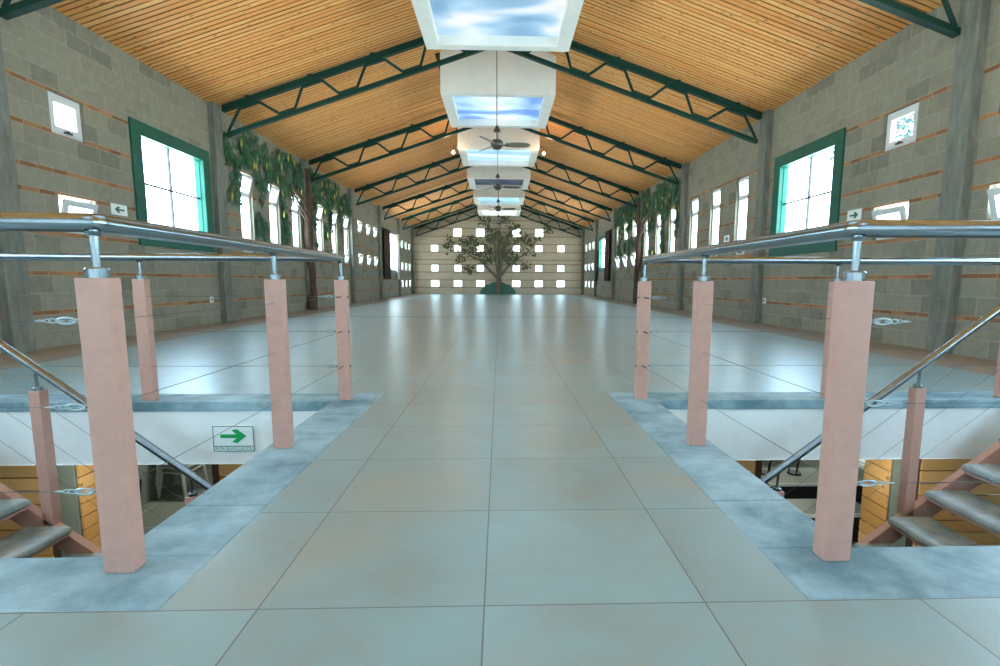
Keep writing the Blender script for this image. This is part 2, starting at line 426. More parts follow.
# left wall
WL += [(7.37, 7.96, *SZ, 'small', 'small square tilt window high beside the large green window, left wall'),
       (7.37, 8.02, *LZ, 'hopper', 'small white hopper window tilted open left of the green arrow sign, left wall'),
       (8.87, 11.15, 1.42, 3.38, 'green', 'large green framed four pane window on the left wall')]
for i, y in enumerate((12.4, 13.92, 15.4)): WL.append((y, y+.6, 1.5, 3.27, 'tall', f'tall white window, {ORD3[i]} of three before the left mural trunk'))
for i, y in enumerate((17.4, 18.9, 20.35)): WL.append((y, y+.6, 1.5, 3.27, 'tall', f'tall white window, {ORD3[i]} of three beyond the left mural trunk'))
for i, y in enumerate((22.35, 23.75, 25.1)):
    WL.append((y, y+.65, 2.80, 3.30, 'hopper', f'small upper window, {ORD3[i]} of three before the curtained window, left wall'))
    WL.append((y, y+.65, *LZ, 'hopper', f'small lower window, {ORD3[i]} of three before the curtained window, left wall'))
WL.append((28.0, 30.6, 1.42, 3.38, 'big', 'large white window with a brown curtain on the left wall'))
for i, y in enumerate((32.0, 33.3, 34.6)):
    for (z0, z1), nm in (((2.79, 3.25), 'top'), (LZ, 'middle'), ((.48, .92), 'bottom')):
        WL.append((y, y+.6, z0, z1, 'plain', f'small far window in the {nm} row, {ORD3[i]} of three in last left bay'))
# right wall
WR += [(7.3, 7.95, *SZ, 'small', 'small square tilt window high beside the near pillar, right wall'),
       (7.31, 8.0, *LZ, 'hopper', 'small white hopper window tilted open beside the arrow sign, right wall'),
       (8.82, 11.03, 1.39, 3.35, 'green', 'large green framed four pane window with a tree outside, right wall'),
       (5.5, 6.1, *LZ, 'hopper', 'small white window cut by the right edge of the photo'),
       (5.5, 6.1, *SZ, 'small', 'small square upper window nearer than the big right pillar')]
for i, y in enumerate((12.2, 13.74, 15.27)): WR.append((y, y+.6, 1.5, 3.27, 'tall', f'tall white window, {ORD3[i]} of three on bare block, right wall'))
for i, y in enumerate((17.2, 18.72, 20.25)): WR.append((y, y+.6, 1.5, 3.27, 'tall', f'tall white window, {ORD3[i]} of three under the right mural leaves'))
for i, y in enumerate((22.1, 23.6, 25.1)):
    WR.append((y, y+.65, 2.72, 3.42, 'plain', f'upper white window, {ORD3[i]} of three beyond the right mural trunk'))
    WR.append((y, y+.65, 1.45, 2.05, 'hopper', f'lower white window, {ORD3[i]} of three beyond the right mural trunk'))
WR.append((27.8, 30.4, 1.38, 3.36, 'green', 'large green framed window between dark curtains, far on the right wall'))
for i, y in enumerate((32.0, 33.3, 34.6)):
    for (z0, z1), nm in (((2.79, 3.25), 'top'), (LZ, 'middle'), ((.48, .92), 'bottom')):
        WR.append((y, y+.6, z0, z1, 'plain' if nm != 'middle' else 'hopper', f'small far window in the {nm} row, {ORD3[i]} of three in last right bay'))
fx = [-4.3, -2.78, -1.285, 1.105, 2.61, 4.085]; NUM = ['first', 'second', 'third', 'fourth', 'fifth', 'sixth']
for r_, (z0, z1) in enumerate(((3.765, 4.31), (2.79, 3.25), (1.49, 1.95), (.475, .94))):
    nm = ['top', 'second', 'third', 'bottom'][r_]
    hw = .29 if r_ in (0, 3) else .25
    for i, x in enumerate(fx):
        if r_ == 0 and i in (0, 5): continue
        k = NUM[i-1] if r_ == 0 else NUM[i]
        WF.append((x-hw, x+hw, z0, z1, 'plain', f'square window in the end wall, {nm} row, {k} from the left'))
WB = [(x, x+1.85, .1, 3.75, 'big', f'tall rear glazing bay added for light, {NUM[k]} from the left') for k, x in enumerate((-5.25, -3.2, -1.15, .9, 2.95))]  # unseen glazing added behind the camera to light the foreground
for i, y in enumerate((-2.9, -.8, 1.3, 3.4)):
    WL.append((y, y+1.5, 1.42, 3.3, 'big', f'wide white window beside the stairs, number {NUM[i]} from rear, left wall'))
    WR.append((y, y+1.5, 1.42, 3.3, 'big', f'wide white window beside the stairs, number {NUM[i]} from rear, right wall'))

wm = block_wall('block', (.285, .275, .215), (.155, .155, .12), (.345, .335, .265), (.42, .19, .09))
wmf = block_wall('block_end', (.52, .44, .33), (.42, .36, .26), (.55, .48, .37), (.32, .17, .09))
side_top = lambda y: zc(XR)+.06
wall('wall_left', 'y', XL, -1, Y0, Y1, [h[:4] for h in WL], wm, courses(4.6), lambda y: zc(XL)+.06, 'left wall of grey concrete blocks banded with thin red brick')
wall('wall_right', 'y', XR, 1, Y0, Y1, [h[:4] for h in WR], wm, courses(4.6), side_top, 'right wall of grey concrete blocks banded with thin red brick')
wall('wall_far', 'x', Y1, 1, XL, XR, [h[:4] for h in WF], wmf, courses(6.6, (3.78, 4.3, 4.82, 5.35)), lambda x: zc(x)+.06, 'end wall of tan blocks pierced by rows of square windows')
wall('wall_rear', 'x', Y0, -1, XL, XR, [h[:4] for h in WB], wm, courses(6.6, (3.78, 4.3, 4.82, 5.35)), lambda x: zc(x)+.06, 'rear block wall behind the viewer')

# windows ------------------------------------------------------------
WN = [0]
def portal(p, nrm, sx, sy):
    l = bpy.data.lights.new('daylight_portal', 'AREA'); l.shape = 'RECTANGLE'; l.size = sx; l.size_y = sy
    l.cycles.is_portal = True
    o = bpy.data.objects.new('daylight_portal', l); C.objects.link(o); o.location = p
    o.rotation_euler = Vector(nrm).to_track_quat('-Z', 'Y').to_euler()
    return o
def window(axis, face, out, h, port=True, gm='glass'):
    a0, a1, z0, z1, typ, label = h
    WN[0] += 1
    P = lambda a, d, z: (face+out*d, a, z) if axis == 'y' else (a, face+out*d, z)
    t = thing(f'window_{WN[0]}', label, 'window', P((a0+a1)/2, .1, z0), kind='structure')
    def bx(mb, A0, A1, d0, d1, Z0, Z1):
        p, q = P(A0, d0, Z0), P(A1, d1, Z1)
        mb.box(min(p[0], q[0]), max(p[0], q[0]), min(p[1], q[1]), max(p[1], q[1]), Z0, Z1)
    def ring(mb, A0, A1, Z0, Z1, wd, d0, d1, wt=None):
        wt = wt or wd
        bx(mb, A0, A1, d0, d1, Z0, Z0+wd); bx(mb, A0, A1, d0, d1, Z1-wt, Z1)
        bx(mb, A0, A0+wd, d0, d1, Z0+wd, Z1-wt); bx(mb, A1-wd, A1, d0, d1, Z0+wd, Z1-wt)
    def pane(A0, A1, Z0, Z1, d, par=t):
        mb = MB(); bx(mb, A0, A1, d, d+.006, Z0, Z1); mb.build('pane', M[gm], par)
    def sash(A0, A1, Z0, Z1, d, tilt, wd=.045, handle=True):
        """a sash hinged at its bottom edge, its top leaning into the room by tilt"""
        mb = MB(); ring(mb, A0, A1, Z0, Z1, wd, d, d+.04)
        gl = MB(); bx(gl, A0+wd, A1-wd, d+.017, d+.023, Z0+wd, Z1-wd)
        hd = MB(); am = (A0+A1)/2; bx(hd, am-.06, am+.06, d-.03, d, Z0+.012, Z0+.032); bx(hd, am-.012, am+.012, d-.03, d, Z0+.012, Z0+.045)
        if tilt:
            c = Vector(P(0, d+.02, Z0)); ax = Vector((0, 1, 0)) if axis == 'y' else Vector((1, 0, 0))
            sg = -out if axis == 'y' else out
            R = Matrix.Translation(c) @ Matrix.Rotation(sg*tilt, 4, ax) @ Matrix.Translation(-c)
            for q in (mb, gl, hd): q.v = [tuple(R @ Vector(v)) for v in q.v]
        s_ = mb.build('sash', M['wframe'], t, bevel=.004); gl.build('pane', M['glass'], s_)
        if handle: hd.build('handle', M['dark'], s_)
    if typ in ('small', 'plain', 'hopper'):
        mb = MB(); d = .07 if typ != 'small' else .05
        ring(mb, a0, a1, z0, z1, .04, d, d+.07); mb.build('frame', M['wframe'], t, bevel=.004)
        tl = {'small': .0, 'plain': 0, 'hopper': .28}[typ]
        if typ == 'plain': pane(a0+.04, a1-.04, z0+.04, z1-.04, d+.03)
        else: sash(a0+.035, a1-.035, z0+.035, z1-.035, d-.02, tl, .08)
    elif typ == 'tall':
        mb = MB(); d = .06; zt, zl = 2.78, 1.83
        ring(mb, a0, a1, z0, z1, .06, d, d+.07)
        bx(mb, a0+.04, a1-.04, d, d+.07, zt-.025, zt+.025); bx(mb, a0+.04, a1-.04, d, d+.07, zl-.025, zl+.025)
        mb.build('frame', M['wframe'], t, bevel=.004)
        pane(a0+.06, a1-.06, zl+.025, zt-.025, d+.03)
        sash(a0+.035, a1-.035, zt+.02, z1-.035, d-.01, .26 if (axis == 'y' and out < 0) else .08, .06, False)
        sash(a0+.035, a1-.035, z0+.035, zl-.02, d-.01, .22, .04)
    elif typ == 'green':
        mb = MB(); ring(mb, a0, a1, z0, z1, .24, -.03, .16, .22)
        mb.build('frame', M['wgreen'], t, bevel=.008)
        mb = MB(); ring(mb, a0+.2, a1-.2, z0+.2, z1-.18, .05, .05, .13)
        mb.build('inner_frame', M['wgreen'], t, bevel=.005)
        am, zm = (a0+a1)/2, z0+(z1-z0)*.52
        mb = MB(); bx(mb, am-.016, am+.016, .08, .12, z0+.24, z1-.22); mb.build('glazing_bar', M['dark'], t)
        mb = MB(); bx(mb, a0+.24, a1-.24, .08, .12, zm-.016, zm+.016); mb.build('glazing_bar', M['dark'], t)
        pane(a0+.24, a1-.24, z0+.24, z1-.22, .10)
    else:
        mb = MB(); ring(mb, a0, a1, z0, z1, .06, .04, .12); am = (a0+a1)/2
        bx(mb, am-.025, am+.025, .04, .12, z0+.06, z1-.06); mb.build('frame', M['wframe'], t, bevel=.005)
        pane(a0+.06, a1-.06, z0+.06, z1-.06, .08)
    if port:
        n = (-out, 0, 0) if axis == 'y' else (0, -out, 0)
        portal(P((a0+a1)/2, WT+.01, (z0+z1)/2), n, a1-a0, z1-z0) if axis == 'x' else portal(P((a0+a1)/2, WT+.01, (z0+z1)/2), n, a1-a0, z1-z0)
for h in WL: window('y', XL, -1, h, gm='clear' if h[0] > 16 else 'glass')
for h in WR: window('y', XR, 1, h, gm='clear' if h[0] > 16 else 'glass')
for h in WF: window('x', Y1, 1, h, gm='far')
for h in WB: window('x', Y0, -1, h, gm='rear')

# ------------------------------------------------------------------ floor, stairwell rims, lower level
OX0, OX1, OY0, OY1 = 1.15, 3.80, 1.62, 3.80       # stairwell opening on the right
RX0, RX1, RY0, RY1 = .845, 4.10, 1.338, 4.085     # its concrete rim
def cells(xs, ys, holes, z, up=True):
    mb = MB()
    for x0, x1 in zip(xs[:-1], xs[1:]):
        for y0, y1 in zip(ys[:-1], ys[1:]):
            if any(h[0] < (x0+x1)/2 < h[1] and h[2] < (y0+y1)/2 < h[3] for h in holes): continue
            q = [(x0, y0, z), (x1, y0, z), (x1, y1, z), (x0, y1, z)]
            mb.add(q if up else q[::-1], [(0, 1, 2, 3)])
    return mb
rimR = (RX0, RX1, RY0, RY1); rimL = (-4.2, -.9, RY0, RY1)
opR = (OX0, OX1, OY0, OY1); opL = (-3.9, -1.215, OY0, OY1)
tag(cells(sorted([XL-.1, XR+.1, *rimR[:2], *rimL[:2]]), [Y0-.1, RY0, RY1, Y1+.1], [rimR, rimL], 0).build('floor', M['tile']), 'glossy beige stone tile floor of the hall', 'floor', kind='structure')
ZB = -.46
for k, (rim, op, nm) in enumerate(((rimL, opL, 'left'), (rimR, opR, 'right'))):
    for z0, z1, mt, name, lab in ((-.068, .002, 'concrete', f'trim_{k+1}', f'bluish grey concrete rim around the {nm} stairwell'), (ZB, -.068, 'white', f'trim_{k+3}', f'white painted beam below the rim of the {nm} stairwell')):
        mb = MB(); g = 0 if mt == 'concrete' else .012
        mb.box(rim[0], rim[1], rim[2], op[2]-g, z0, z1); mb.box(rim[0], rim[1], op[3]+g, rim[3], z0, z1)
        mb.box(rim[0], op[0]-g, op[2]-g, op[3]+g, z0, z1); mb.box(op[1]+g, rim[1], op[2]-g, op[3]+g, z0, z1)
        tag(mb.build(name, M[mt], bevel=.006 if mt == 'concrete' else 0), lab, 'trim', kind='structure')
LZ0, LY0, LY1 = -2.75, -1.0, 13.0
tag(cells(sorted([XL, XR, *opR[:2], *opL[:2]]), [LY0, OY0, OY1, LY1], [opR, opL], ZB, False).build('ceiling_lower', M['white']), 'white underside of the hall floor over the lower level', 'ceiling', kind='structure')
def kerb_joints():
    nt = M['concrete'].node_tree; b = nt.nodes['Principled BSDF']; src = b.inputs['Base Color'].links[0].from_socket
    for n in nt.nodes:
        if n.type == 'VALTORGB': n.color_ramp.elements[0].position = .37; n.color_ramp.elements[1].position = .63
    tc = N(nt, 'ShaderNodeTexCoord'); s = N(nt, 'ShaderNodeSeparateXYZ'); L(nt, tc.outputs['Object'], s.inputs[0])
    f = None
    for a in (2.0, 2.97, 3.42):
        q = math_(nt, 'LESS_THAN', math_(nt, 'ABSOLUTE', math_(nt, 'SUBTRACT', s.outputs[1], a)), .0035)
        f = q if f is None else math_(nt, 'MAXIMUM', f, q)
    L(nt, mixc(nt, math_(nt, 'MULTIPLY', f, .7), src, (.05, .08, .09)), b.inputs['Base Color'])
kerb_joints()
def lower_floor_mat():
    m = M['lfloor']; nt = m.node_tree; b = nt.nodes['Principled BSDF']; src = b.inputs['Base Color'].links[0].from_socket
    tc = N(nt, 'ShaderNodeTexCoord'); s = N(nt, 'ShaderNodeSeparateXYZ'); L(nt, tc.outputs['Object'], s.inputs[0])
    f = [math_(nt, 'FRACT', math_(nt, 'DIVIDE', math_(nt, 'ADD', s.outputs[i], 50), 1.2)) for i in (0, 1)]
    j = math_(nt, 'LESS_THAN', math_(nt, 'MINIMUM', f[0], f[1]), .013)
    L(nt, mixc(nt, j, src, (.36, .37, .33)), b.inputs['Base Color'])
lower_floor_mat()
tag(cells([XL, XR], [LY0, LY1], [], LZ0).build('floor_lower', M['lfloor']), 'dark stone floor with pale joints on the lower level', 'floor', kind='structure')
LW = [(2.0, 6.0, -2.0, -.8), (7.0, 11.0, -2.0, -.8)]
for nm, X, s_ in (('left', XL, -1), ('right', XR, 1)):
    mb = MB(); x0, x1 = sorted((X, X+s_*WT))
    mb.box(x0, x1, LY0, LY1, LZ0, -2.0); mb.box(x0, x1, LY0, LY1, -.8, -.0)
    for a, b_ in ((LY0, 2.0), (6.0, 7.0), (11.0, LY1)): mb.box(x0, x1, a, b_, -2.0, -.8)
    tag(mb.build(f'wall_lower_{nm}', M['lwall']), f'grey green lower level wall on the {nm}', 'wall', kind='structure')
    for i, a in enumerate((2.0, 7.0)): window('y', X, s_, (a, a+4.0, -2.0, -.8, 'big', f'wide lower level window added for light, {["nearer","farther"][i]} one on the {nm}'), gm='dim')  # unseen windows added to let light into the lower level
mb = MB(); mb.box(XL, XR, LY1, LY1+.15, LZ0, 0); tag(mb.build('wall_lower_far', M['lwall']), 'grey green wall closing the lower level', 'wall', kind='structure')
mb = MB(); mb.box(XL, XR, LY0-.15, LY0, LZ0, 0); tag(mb.build('wall_lower_rear', M['lwall']), 'rear wall of the lower level behind the viewer', 'wall', kind='structure')

# ------------------------------------------------------------------ ceiling of pine slats
mb = MB(); PIT_ = .108; th = math.atan(K); cs, sn = math.cos(th), math.sin(th)
y = Y0; row = 0
joints = [0.0, 1.35, 2.6, 3.85, 5.1, 5.95]
while y < Y1-.02:
    for s_ in (-1, 1):
        lim = (XR-XC) if s_ > 0 else (XC-XL)
        st = row % 2
        inbox = any(abs(y+.05-(8.92+4.9*q)) < 1.29 for q in range(-2, 6)) and 1.335 or 0.
        cut = [inbox] + [j for i, j in enumerate(joints[1:-1]) if i % 2 == st and j > inbox+.05] + [lim+.02]
        for a, b_ in zip(cut[:-1], cut[1:]):
            dz = random.uniform(-.004, .004); w_ = PIT_-.026+random.uniform(-.005, .003)
            x0, x1 = XC+s_*(a+.002), XC+s_*(b_-.002)
            z0, z1 = ZR-K*a+dz, ZR-K*b_+dz
            vs = [(x0, y, z0), (x1, y, z1), (x1, y+w_, z1), (x0, y+w_, z0), (x0, y, z0+.03), (x1, y, z1+.03), (x1, y+w_, z1+.03), (x0, y+w_, z0+.03)]
            mb.add(vs, [(0, 1, 2, 3), (0, 4, 5, 1), (3, 2, 6, 7), (1, 5, 6, 2), (0, 3, 7, 4)])
    y += PIT_; row += 1
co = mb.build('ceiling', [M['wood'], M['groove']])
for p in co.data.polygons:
    if p.index % 5: p.material_index = 1     # slat edges coloured darker to paint the shade inside the gaps
tag(co, 'pitched ceiling of narrow pine slats', 'ceiling', kind='structure')
mb = MB()
for s_ in (-1, 1):
    lim = 5.9
    q = [(XC, Y0-.2, ZR+.05), (XC+s_*lim, Y0-.2, ZR+.05-K*lim), (XC+s_*lim, Y1+.2, ZR+.05-K*lim), (XC, Y1+.2, ZR+.05)]
    mb.add(q + [(a, b_, c+.12) for a, b_, c in q], [(0, 1, 2, 3), (4, 7, 6, 5), (0, 4, 5, 1), (2, 6, 7, 3), (1, 5, 6, 2)])
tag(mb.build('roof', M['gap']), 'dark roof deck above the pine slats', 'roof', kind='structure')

# ------------------------------------------------------------------ concrete columns
for i, yk in enumerate(COLS):
    for nm, X, s_ in (('left', XL, -1), ('right', XR, 1)):
        if (nm, i) in (('left', 2), ('right', 3)): pass
        mb = MB(); xi = X-s_*.12; top = zc(xi)-.02
        x0, x1 = sorted((xi, X+s_*.02))
        mb.box(x0, x1, yk-.15, yk+.15, 0, top)
        o = mb.build('concrete_column', M['column'], org=(xi, yk, 0), bevel=.012)
        wh = ['in the foreground', 'just past the large green window', 'second past the large green window', 'third past the large green window', 'before the curtained window', 'past the curtained window', 'in the far corner'][i]
        tag(o, f'grey concrete pillar on the {nm} wall, {wh}', 'pillar', 'concrete pillars along the walls', 'structure')

# ------------------------------------------------------------------ roof trusses
NODES_T = [(5.12, 4.77), (3.87, 3.50), (2.60, 2.25), (1.39, 1.02)]
NODES_B = [(4.33, 4.05), (3.13, 2.80), (1.85, 1.52), (.62, .25)]
XT = -.07
zt_bot = lambda a: 6.035-K*a
zb_top = lambda a: 5.615-K*a
tru = thing('roof_truss', 'green steel roof truss nearest the camera, cut off by the photo', 'roof truss', (XT, COLS[0], 3.7), 'green steel roof trusses')
for s_ in (-1, 1):
    e_ = 5.42 if s_ < 0 else 5.42
    mb = MB(); Y = COLS[0]
    def chord(a0, a1, z0f, hgt, wd):
        mb = MB()
        pts = [(XT+s_*a0, z0f(a0)), (XT+s_*a1, z0f(a1)), (XT+s_*a1, z0f(a1)+hgt), (XT+s_*a0, z0f(a0)+hgt)]
        if s_ > 0: pts = pts[::-1]
        return mb.prism(pts, 'y', Y-wd/2, Y+wd/2)
    chord(0, e_+.05, zt_bot, .125, .12).build('top_chord', M['green'], tru, bevel=.006, fix=True)
    chord(0, e_, lambda a: zb_top(a)-.075, .075, .11).build('bottom_chord', M['green'], tru, bevel=.005, fix=True)
    path = [(e_-.03, zb_top(e_-.03)+.02)]
    for (ta, tb), (ba, bb) in zip(NODES_T, NODES_B):
        path += [(ta, zt_bot(ta)-.012), (tb, zt_bot(tb)-.012), (ba, zb_top(ba)+.012), (bb, zb_top(bb)+.012)]
    path += [(.02, zt_bot(.1))]
    mb = MB(); mb.tube(arc_path([(XT+s_*a, Y, z) for a, z in path], .05, 4), .028, 8); mb.build('web_bar', M['green'], tru)
    for ta, tb in NODES_T: MB().bar((XT+s_*ta, Y, zt_bot(ta)-.02), (XT+s_*tb, Y, zt_bot(tb)-.02), .08, .06).build('gusset', M['green'], tru)
    for ta, tb in NODES_B: MB().bar((XT+s_*ta, Y, zb_top(ta)+.02), (XT+s_*tb, Y, zb_top(tb)+.02), .08, .06).build('gusset', M['green'], tru)
    for a in (1.2, 2.45, 3.7, 4.95): MB().box(XT+s_*a-.06, XT+s_*a+.06, Y-.04, Y+.04, zt_bot(a)+.1, zt_bot(a)+.15).build('purlin_clip', M['green'], tru)
tl = ['second', 'third', 'fourth', 'fifth', 'sixth', 'last']
for i, yk in enumerate(COLS[1:]):
    copy_thing(tru, (XT, yk - (.12 if i == 5 else 0), 3.7), f'green steel roof truss, {tl[i]} from the camera' + (' against the end wall' if i == 5 else ''))

# ------------------------------------------------------------------ skylight boxes with printed sky panels
ZBX = 4.99; BX = -.03
def sky_box(i, yc, label):
    t = thing('skylight_box', label, 'skylight box', (BX, yc, ZBX), 'white skylight boxes along the ridge')
    hx, hy, ix, iy, ztop = 1.28, 1.325, 1.05, 1.13, 5.9
    mb = MB()
    zs = lambda x: ZR-K*abs(x-XC)+.01
    # outer faces with a raked top edge under the slats
    for s_ in (-1, 1):
        x = BX+s_*hx
        mb.box(min(x, x-s_*.04), max(x, x-s_*.04), yc-hy+.04, yc+hy-.04, ZBX+.03, zs(x))
        yy = yc+s_*hy; y0, y1 = sorted((yy, yy-s_*.04))
        mb.prism([(BX-hx, ZBX+.03), (BX+hx, ZBX+.03), (BX+hx, zs(BX+hx)), (XC, zs(XC)), (BX-hx, zs(BX-hx))], 'y', y0, y1)
    # bottom rim and inner lining
    jx, jy = ix+.03, iy+.03
    mb.box(BX-hx, BX-jx, yc-hy, yc+hy, ZBX, ZBX+.03); mb.box(BX+jx, BX+hx, yc-hy, yc+hy, ZBX, ZBX+.03)
    mb.box(BX-jx, BX+jx, yc-hy, yc-jy, ZBX, ZBX+.03); mb.box(BX-jx, BX+jx, yc+jy, yc+hy, ZBX, ZBX+.03)
    for s_ in (-1, 1):
        mb.box(*sorted((BX+s_*ix, BX+s_*jx)), yc-iy, yc+iy, ZBX, ZBX+.22)
        mb.box(BX-jx, BX+jx, *sorted((yc+s_*iy, yc+s_*jy)), ZBX, ZBX+.22)
    mb.build('housing', M['box'], t)
    mb = MB(); mb.box(BX-ix-.01, BX+ix+.01, yc-iy-.01, yc+iy+.01, ZBX+.17, ZBX+.19)
    mb.build('sky_panel', PAN[i], t)
    return t
PAN = {-2: sky_print('cloud_panel_rear', 9, 1.2), -1: sky_print('cloud_panel_over', 8, 1.2),  # these two panels are out of view, included for their light
       0: sky_print('cloud_panel_first', 1, .36, blue=(.20, .42, .66), scale=.7, lo=.34, hi=.60), 1: sky_print('cloud_panel_second', 2, .46, blue=(.10, .26, .66), scale=.8, lo=.40, hi=.72),
       2: sky_print('cloud_panel_third', 3, .48, blue=(.22, .45, .9), scale=1.0, stretch=(.25, 3, 1)), 3: M['navy'],
       4: sky_print('cloud_panel_fifth', 5, .46, blue=(.2, .55, .95), lo=.45, hi=.8), 5: sky_print('cloud_panel_sixth', 6, .7, lo=.3, hi=.5)}
bl = {-2: 'white skylight box added for light, over the rear of the hall', -1: 'white skylight box added for light, above the stairs',
      0: 'large white skylight box with cloudy sky panel, cut by the top of the photo', 1: 'second white skylight box from the camera, blue sky panel',
      2: 'third white skylight box, flanked by two lit bulbs', 3: 'fourth white skylight box, dark navy panel', 4: 'fifth white skylight box from the camera, pale blue panel', 5: 'last white skylight box, before the end wall'}
for i in range(-2, 6): sky_box(i, 8.92+4.9*i, bl[i])

# ------------------------------------------------------------------ ceiling fans on long rods
def fan(y, label, rot):
    x = -.055
    t = thing('ceiling_fan', label, 'ceiling fan', (x, y, 3.6), 'ceiling fans below the ridge')
    MB().tube([(x, y, 5.62), (x, y, 4.0)], .012, 10).build('rod', M['rod'], t)
    MB().lathe([(.012, .12), (.03, .1), (.075, .0), (.06, -.005)][::-1], (x, y, 3.9)).build('canopy', M['fanm'], t)
    MB().tube([(x, y, 3.9), (x, y, 3.74)], .012, 10).build('down_rod', M['fanm'], t)
    MB().lathe([(.02, -.13), (.07, -.12), (.12, -.06), (.135, 0), (.11, .05), (.04, .08), (.02, .085)], (x, y, 3.67)).build('motor', M['fanm'], t)
    for k in range(3):
        a = rot+k*2*math.pi/3; R = Matrix.Translation((x, y, 3.645)) @ Matrix.Rotation(a, 4, 'Z') @ Matrix.Rotation(-.32, 4, 'X')
        n = 10; top = []; bot = []
        for q in range(n+1):
            u = q/n; xx = .17+.52*u; wd = .035+.055*math.sin(math.pi*min(1, u*.75+.12))
            if u > .85: wd *= math.sqrt(max(0.02, 1-((u-.85)/.15)**2))
            top.append((xx, wd)); bot.append((xx, -wd))
        out = top+bot[::-1]; mb = MB(); mb.prism(out, 'z', -.005, .005)
        mb.v = [tuple(R @ Vector(v)) for v in mb.v]
        bl_ = mb.build('blade', M['fanb'], t, fix=True)
        mb = MB(); mb.box(.1, .25, -.02, .02, -.014, -.004); mb.v = [tuple(R @ Vector(v)) for v in mb.v]; mb.build('blade_iron', M['fanm'], bl_)
fan(11.4, 'bronze ceiling fan nearest the camera on a long rod', .05)
fan(16.3, 'bronze ceiling fan, second from the camera', .2)
fan(21.2, 'bronze ceiling fan, third from the camera', .0)
fan(26.1, 'bronze ceiling fan farthest off, in front of the end wall tree', .5)

# lit bulbs beside the third box
for s_, nm in ((-1, 'left'), (1, 'right')):
    x = BX+s_*1.42; y, z = 17.42, 4.86
    t = thing('spotlight', f'small lit warm spotlight on the {nm} side of third skylight box', 'lamp', (x, y, z))
    MB().tube(arc_path([(BX+s_*1.28, y+.1, z+.22), (x, y+.1, z+.2), (x, y+.02, z+.02)], .03), .01, 8).build('bracket', M['dark'], t)
    MB().lathe([(.025, .07), (.045, .05), (.055, 0)][::-1], (x, y, z)).build('lamp_housing', M['white'], t)
    MB().lathe([(.01, -.045), (.032, -.032), (.045, -.008), (.048, .002)], (x, y, z)).build('bulb', emit('warm_bulb_'+nm, (1, .72, .38), 8), t)
    l = bpy.data.lights.new('bulb_light', 'POINT'); l.energy = 9; l.color = (1, .66, .34); l.shadow_soft_size = .06
    lo = bpy.data.objects.new('bulb_light', l); C.objects.link(lo); lo.location = (x+s_*.02, y-.12, z-.05)

# ------------------------------------------------------------------ railings
PH = .869; RZ = 1.021
def turnbuckle(mb, p, d, s=1.0):
    """a turnbuckle starting at p along unit vector d: hook eye, frame, eye, ferrule"""
    p = Vector(p); d = Vector(d).normalized(); up = Vector((0, 0, 1)); up = (up-d*up.dot(d)).normalized()
    def loop(c, a, b, r, n=14):
        mb.tube([c + d*a*math.cos(2*math.pi*k/n) + up*b*math.sin(2*math.pi*k/n) for k in range(n)], r, 6, closed=True)
    loop(p+d*.012*s, .012*s, .008*s, .003*s)
    loop(p+d*.062*s, .042*s, .014*s, .006*s)
    mb.tube([p+d*.03*s, p+d*.052*s], .004*s, 6); mb.tube([p+d*.072*s, p+d*.105*s], .004*s, 6)
    loop(p+d*.122*s, .017*s, .010*s, .003*s); loop(p+d*.146*s, .013*s, .008*s, .0025*s)
    mb.tube([p+d*.158*s, p+d*.185*s], .0055*s, 8); mb.tube([p+d*.185*s, p+d*.20*s], .0035*s, 6)
def railing(side):
    S = (lambda x: x) if side == 'right' else mx
    xs = [1.050, 2.475, 3.83] if side == 'right' else [-1.128, -2.525, -3.93]
    y0, ym, y1 = (1.560 if side == 'right' else 1.548), 2.738, 3.868
    sg = 1 if side == 'right' else -1
    t = thing('stair_railing', f'steel tube and cable railing on terracotta posts around the {side} stairwell', 'railing', (xs[0], y0, 0), 'stairwell railings')
    P_ = [(x, y0) for x in xs] + [(xs[0], ym)] + [(x, y1) for x in xs]
    for x, y in P_:
        p = MB(); p.box(x-.043, x+.043, y-.031, y+.031, .002, PH); po = p.build('post', M['post'], t, bevel=.004)
        st = MB(); st.lathe([(.030, 0), (.030, .024), (.027, .028)], (x, y, PH)); st.tube([(x, y, PH+.03), (x, y, RZ-.02)], .0115, 12)
        st.lathe([(.016, 0), (.022, .012)], (x, y, RZ-.036)); st.build('stem', M['steel'], po)
    xe = xs[2]
    path = arc_path([(xe, y0, RZ), (xs[0], y0, RZ), (xs[0], y1, RZ), (xe, y1, RZ)], .035)
    MB().tube(path, .0265, 20).build('handrail', M['steel'], t)
    for z in (.75, .503, .252):
        a = Vector((xs[0]+sg*.043, y0-.02, z)); d = Vector((sg, 0, 0))
        tb = MB(); turnbuckle(tb, a, d, .62); tb.build('turnbuckle', M['galv'], t)
        MB().tube([a+d*.12, (xe-sg*.043, y0-.02, z)], .0012, 6).build('cable', M['cable'], t)
        MB().tube([(xs[0], y0+.031, z), (xs[0], y1-.031, z)], .0012, 6).build('cable', M['cable'], t)
        a2 = Vector((xs[0]+sg*.043, y1-.02, z))
        tb = MB(); turnbuckle(tb, a2, d, .62); tb.build('turnbuckle', M['galv'], t)
        MB().tube([a2+d*.12, (xe-sg*.043, y1-.02, z)], .0012, 6).build('cable', M['cable'], t)
        # eye bolts through the end post
        bt = MB(); bt.tube([(xs[0]-.052, y1-.02, z), (xs[0]+.052, y1-.02, z)], .0055, 8); bt.tube([(xs[0], y1-.031-.09, z), (xs[0], y1-.031, z)], .0045, 8)
        bt.build('eye_bolt', M['dark'], t)
railing('left'); railing('right')

